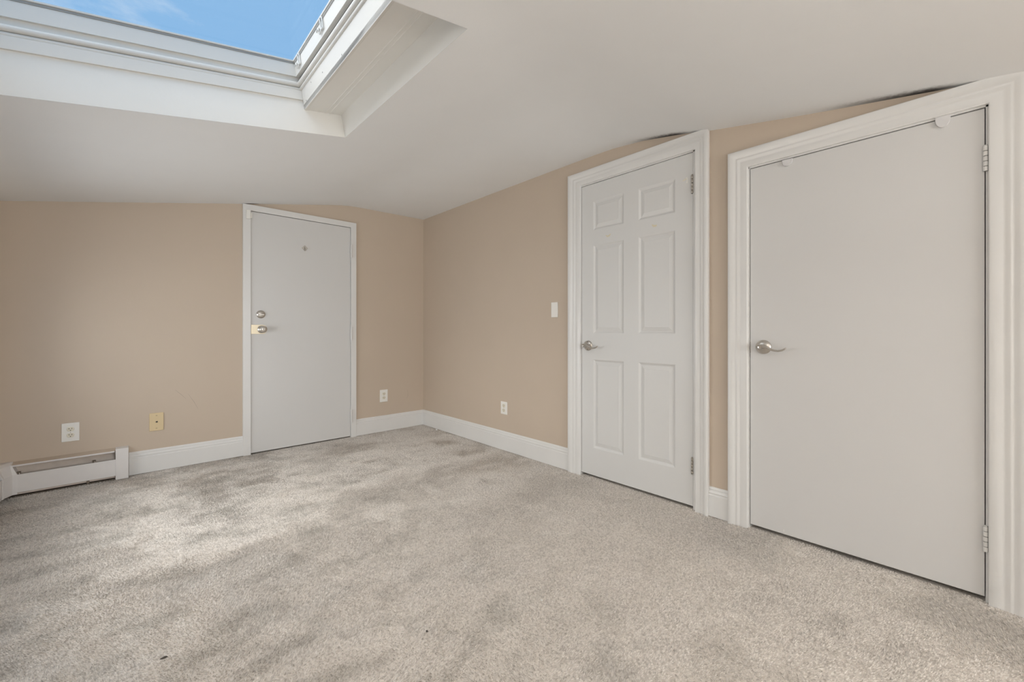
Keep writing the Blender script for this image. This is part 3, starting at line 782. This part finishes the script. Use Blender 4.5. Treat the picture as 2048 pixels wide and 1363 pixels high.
# almond phone jack
a0, a1, z0, z1 = rb(298.5, 327, 826.5, 858.5, B)
pj = empty('phone_jack', ((a0 + a1) / 2, YF, z0)); tag(pj, 'almond yellow phone jack plate between the outlet and the narrow door', 'phone jack')
mb = MB(); mb.box(a0, a1, YF - 0.007, YF, z0, z1); mb.build('cover_plate', M['almond'], pj, bevel=0.0025)
ca, cm = (a0 + a1) / 2, (z0 + z1) / 2
mb = MB(); mb.box(ca - 0.009, ca + 0.008, YF - 0.0095, YF - 0.005, cm - 0.008, cm + 0.008); jk = mb.build('jack', M['almond'], pj, bevel=0.001)
mb = MB(); mb.box(ca - 0.004, ca + 0.007, YF - 0.0100, YF - 0.009, cm - 0.005, cm + 0.005); mb.build('jack_hole', M['slot'], jk)
for s in (-1, 1):
    mb = MB(); mb.lathe((ca, YF - 0.0065, cm + s * 0.046), (0, -1, 0), [(0.005, 0), (0.0045, 0.0022), (0, 0.0026)], 14); sc = mb.build('screw', M['almond'], pj, smooth=True)
    mb = MB(); mb.box(ca - 0.004, ca + 0.004, YF - 0.0094, YF - 0.0088, cm + s * 0.046 - 0.0008, cm + s * 0.046 + 0.0008); mb.build('slot', M['slot'], sc)
# blank switch plate
a0, a1, z0, z1 = rb(1103.3, 1116.3, 604.6, 634, R)
sw = empty('blank_plate', (XR, (a0 + a1) / 2, z0)); tag(sw, 'blank white wall plate beside the six panel door casing', 'wall plate')
mb = MB(); mb.box(XR - 0.006, XR, a0, a1, z0, z1); mb.build('cover_plate', M['plate'], sw, bevel=0.002)
for s in (-1, 1):
    mb = MB(); mb.lathe((XR - 0.0055, (a0 + a1) / 2, (z0 + z1) / 2 + s * 0.041), (-1, 0, 0), [(0.0032, 0), (0.003, 0.0012), (0, 0.0014)], 12); mb.build('screw', M['plate'], sw, smooth=True)

# ------------------------------------------------------------------ baseboard heater
HY = 3.852   # front plane of the cover
ht = empty('baseboard_heater', (-0.25, 3.88, 0.0))
tag(ht, 'white metal baseboard heater with an open slot, in the wall corner', 'baseboard heater')
ex0, ex1 = B(231, 930, HY - 0.006)[0], B(257.3, 930, HY - 0.006)[0]
zt_c = B(244, 896.2, HY - 0.006)[1]; zb_c = B(246, 957, HY - 0.006)[1]
mb = MB(); mb.box(ex0, ex1, HY - 0.006, YF - 0.0005, zb_c, zt_c)
mb.build('end_cap', M['heater'], ht, bevel=0.002)
zc_t, zc_b = B(130, 934, HY)[1], B(130, 969.5, HY)[1]
cxl = B(28, 950, HY)[0]
mb = MB()   # front cover: slightly folded sheet
prof = [(HY + 0.004, zc_t), (HY, zc_t - 0.003), (HY, zc_b + 0.004), (HY + 0.012, zc_b), (HY + 0.012, zc_b + 0.003), (HY + 0.0025, zc_b + 0.007), (HY + 0.0025, zc_t - 0.004)]
mb.sweep([[(x, y, z) for y, z in prof] for x in (cxl - 0.05, ex0 + 0.01)])
mb.build('front_cover', M['heater'], ht)
zl = B(130, 916, HY + 0.02)[1]
mb = MB()   # upper hood: back panel top folds forward to a lip
prof = [(YF - 0.001, zl + 0.014), (HY + 0.018, zl + 0.003), (HY + 0.016, zl - 0.003), (HY + 0.018, zl - 0.004), (HY + 0.021, zl + 0.0005), (YF - 0.001, zl + 0.010)]
mb.sweep([[(x, y, z) for y, z in prof] for x in (XL + 0.03, ex0 + 0.01)])
mb.build('hood', M['wall'], ht)
mb = MB(); mb.box(XL + 0.03, ex0 + 0.01, HY + 0.0145, HY + 0.0185, zl - 0.006, zl + 0.0025); mb.build('lip', M['heater'], ht)
mb = MB(); mb.box(XL + 0.03, ex0 + 0.012, YF - 0.006, YF - 0.001, 0.02, zl + 0.010); mb.build('back_panel', M['heaterback'], ht)
mb = MB(); mb.box(XL + 0.06, ex0 + 0.01, HY + 0.016, YF - 0.006, 0.012, 0.022); mb.build('bottom_pan', M['heaterback'], ht)
for pxb in (40, 190):
    bx_ = B(pxb, 930, HY + 0.03)[0]
    mb = MB(); mb.box(bx_ - 0.001, bx_ + 0.002, HY + 0.006, YF - 0.006, 0.03, zc_t + 0.006)
    br = mb.build('bracket', M['heaterback'], ht)
    mb = MB(); mb.box(bx_ - 0.012, bx_ + 0.004, HY + 0.012, HY + 0.028, zc_t - 0.012, zc_t + 0.012); mb.build('tab', M['dark_metal'], br)
mb = MB(); mb.box(ex0 - 0.004, ex0 + 0.012, HY + 0.008, YF - 0.006, 0.02, zl + 0.004); mb.build('end_fin', M['dark_metal'], ht)
for pxb, pyb in ((176, 964), (232, 957)):
    q = B(pxb, pyb, HY + 0.01); mb = MB(); mb.box(q[0] - 0.006, q[0] + 0.006, HY + 0.004, HY + 0.02, 0.006, 0.024); mb.build('foot', M['dark_metal'], ht, bevel=0.002)
# heating element: pipe with fins seen through the slot
mb = MB(); mb.tube([(XL + 0.08, HY + 0.035, 0.085), (ex0 + 0.005, HY + 0.035, 0.085)], 0.011, 12); pp = mb.build('pipe', M['steel'], ht, smooth=True)
# inside corner cover, turning onto the left wall
LX = XL + (YF - HY)
pa = (cxl, HY - 0.003); pb_ = (LX + 0.003, HY - 0.003 - (cxl - LX) * 0.95)
zt2_, zb2_ = zl + 0.004, zc_b - 0.006
prof = [(cxl + 0.004, HY - 0.003), (cxl, HY - 0.003)]
out = [(cxl + 0.012, HY - 0.002), (cxl - 0.006, HY - 0.003), (LX + 0.003, HY - 0.055), (LX + 0.003, HY - 0.075), (XL + 0.001, HY - 0.075), (XL + 0.001, YF - 0.002), (cxl + 0.012, YF - 0.002)]
lo = [(x, y, zb2_) for x, y in out]
hi = [(cxl - 0.012, HY + 0.018, zt2_), (cxl - 0.018, HY + 0.016, zt2_), (LX - 0.016, HY - 0.045, zt2_), (LX - 0.018, HY - 0.075, zt2_), (XL + 0.001, HY - 0.075, zt2_ + 0.012), (XL + 0.001, YF - 0.002, zt2_ + 0.012), (cxl - 0.012, YF - 0.002, zt2_ + 0.012)]
mid = [(x, y, zc_t) for x, y in out]
mb = MB(); mb.sweep([lo, mid, hi]); mb.build('corner_cover', M['heater'], ht)
# run along the left wall
mb = MB(); prof = [(LX, zc_t), (LX, zc_b), (LX - 0.003, zc_b), (LX - 0.003, zc_t)]
mb.sweep([[(x, y, z) for x, z in prof] for y in (0.6, HY - 0.07)]); mb.build('front_cover', M['heater'], ht)
mb = MB(); prof = [(XL + 0.001, zl + 0.014), (LX - 0.018, zl + 0.003), (LX - 0.018, zl), (XL + 0.001, zl + 0.010)]
mb.sweep([[(x, y, z) for x, z in prof] for y in (0.6, HY - 0.07)]); mb.build('hood', M['heater'], ht)
mb = MB(); mb.box(XL + 0.001, XL + 0.006, 0.6, HY - 0.07, 0.02, zl + 0.01); mb.build('back_panel', M['heaterback'], ht)
mb = MB(); mb.box(XL + 0.001, LX + 0.004, 0.55, 0.61, 0.006, zl + 0.018); mb.build('end_cap', M['heater'], ht, bevel=0.002)
# dark strips along the carpet edge in the gap below the heater
mb = MB(); mb.box(XL + 0.03, ex1, HY + 0.014, YF - 0.002, -0.008, 0.004); mb.build('dark_edge_strip', M['dark_metal'], floor)
mb = MB(); mb.box(XL + 0.002, LX - 0.012, 0.6, HY, -0.008, 0.004); mb.build('dark_edge_strip', M['dark_metal'], floor)
baseboard('baseboard_left', 'left', YN + 0.016, 0.549, 'white baseboard on the low side wall past the heater')

# ------------------------------------------------------------------ small marks and scraps
def scuff(pts, f, wall):
    mb = MB()
    P = [((*[0],), 0)]
    pts3 = []
    for p in pts:
        q = B(*p); pts3.append((q[0], YF - 0.0002, q[1]))
    mb.tube(pts3, [0.0004] + [0.0010] * (len(pts3) - 2) + [0.0004], 6, flat=1.0, up=(0, 1, 0))
    mb.v = [(x, YF - 0.0003 if y < YF - 0.0003 else y, z) for x, y, z in mb.v]
    mb.build('scuff', M['scuff'], wall)
scuff([(350, 779), (363, 789), (372, 797)], B, wall_back)
scuff([(376, 787), (388, 803), (396, 817)], B, wall_back)
scuff([(815, 779), (816, 791), (812, 797)], B, wall_back)

x, y = FLR(1237, 967)
mb = MB(); rng = random.Random(3)
pts = [(-0.030, 0.004), (-0.012, -0.012), (0.004, -0.016), (0.012, -0.006), (0.024, -0.004), (0.020, 0.008), (0.0, 0.012), (-0.02, 0.012)]
lo = [(x + 0.2 * b_ + 0.012, y - a_, 0.004 + 0.004 * rng.random()) for a_, b_ in pts]
mb.sweep([lo, [(p[0], p[1], p[2] + 0.0015) for p in lo]])
tag(mb.build('paper_scrap', M['paper']), 'torn tan scrap lying under the six panel door', 'scrap')
def crumb(px, py, r, m, label, stretch=1.0):
    x, y = FLR(px, py, 0.003)
    mb = MB(); rng = random.Random(int(px)); rings = []
    for i in range(5):
        t = math.pi * (i + 0.5) / 5
        rings.append([(x + r * stretch * math.sin(t) * math.cos(k * 1.047) * rng.uniform(0.7, 1.2), y + r * math.sin(t) * math.sin(k * 1.047) * rng.uniform(0.7, 1.2), 0.004 - 0.7 * r * math.cos(t)) for k in range(6)])
    mb.sweep(rings)
    tag(mb.build('carpet_crumb', m), label, 'crumb')
crumb(854, 1262, 0.0045, M['crumb_dark'], 'tiny dark crumb lying alone on the open carpet')
crumb(328, 1315, 0.0045, M['crumb_dark'], 'thin dark sliver on the worn carpet in front of the heater', 2.4)
crumb(1083, 1200, 0.0045, M['crumb_light'], 'tiny white crumb lying alone on the open carpet')
crumb(873, 859, 0.011, M['crumb_light'], 'small white flake on the carpet in the room corner')

# ------------------------------------------------------------------ floor lamp added behind the camera as bounce fill off the ceiling
LXY = (0.3, -0.7)
lamp = empty('fill_floor_lamp', (LXY[0], LXY[1], 0.0))
tag(lamp, 'white torchiere floor lamp added out of view as fill, with an open bowl shade facing the ceiling', 'lamp')
mb = MB(); mb.lathe((*LXY, 0.0), (0, 0, 1), [(0.13, 0.0), (0.13, 0.012), (0.10, 0.022), (0.02, 0.03), (0.0, 0.03)], 36, up=(0, 1, 0)); mb.build('base', M['sash'], lamp, smooth=True)
mb = MB(); mb.lathe((*LXY, 0.03), (0, 0, 1), [(0.012, 0.0), (0.012, 1.10)], 16, up=(0, 1, 0)); mb.build('pole', M['nickel'], lamp, smooth=True)
mb = MB(); mb.lathe((*LXY, 1.12), (0, 0, 1), [(0.02, 0.0), (0.08, 0.02), (0.14, 0.06), (0.17, 0.11), (0.166, 0.11), (0.136, 0.063), (0.078, 0.024), (0.0, 0.006)], 36, up=(0, 1, 0)); mb.build('bowl_shade', M['sash'], lamp, smooth=True)
bl = bpy.data.lights.new('lamp_fill', 'AREA'); bl.shape = 'DISK'; bl.size = 0.22; bl.energy = 18; bl.color = (1.0, 0.99, 0.965)
blo = bpy.data.objects.new('lamp_fill', bl); COL.objects.link(blo)
blo.location = (LXY[0], LXY[1], 1.215); blo.rotation_euler = (math.pi, 0, 0)
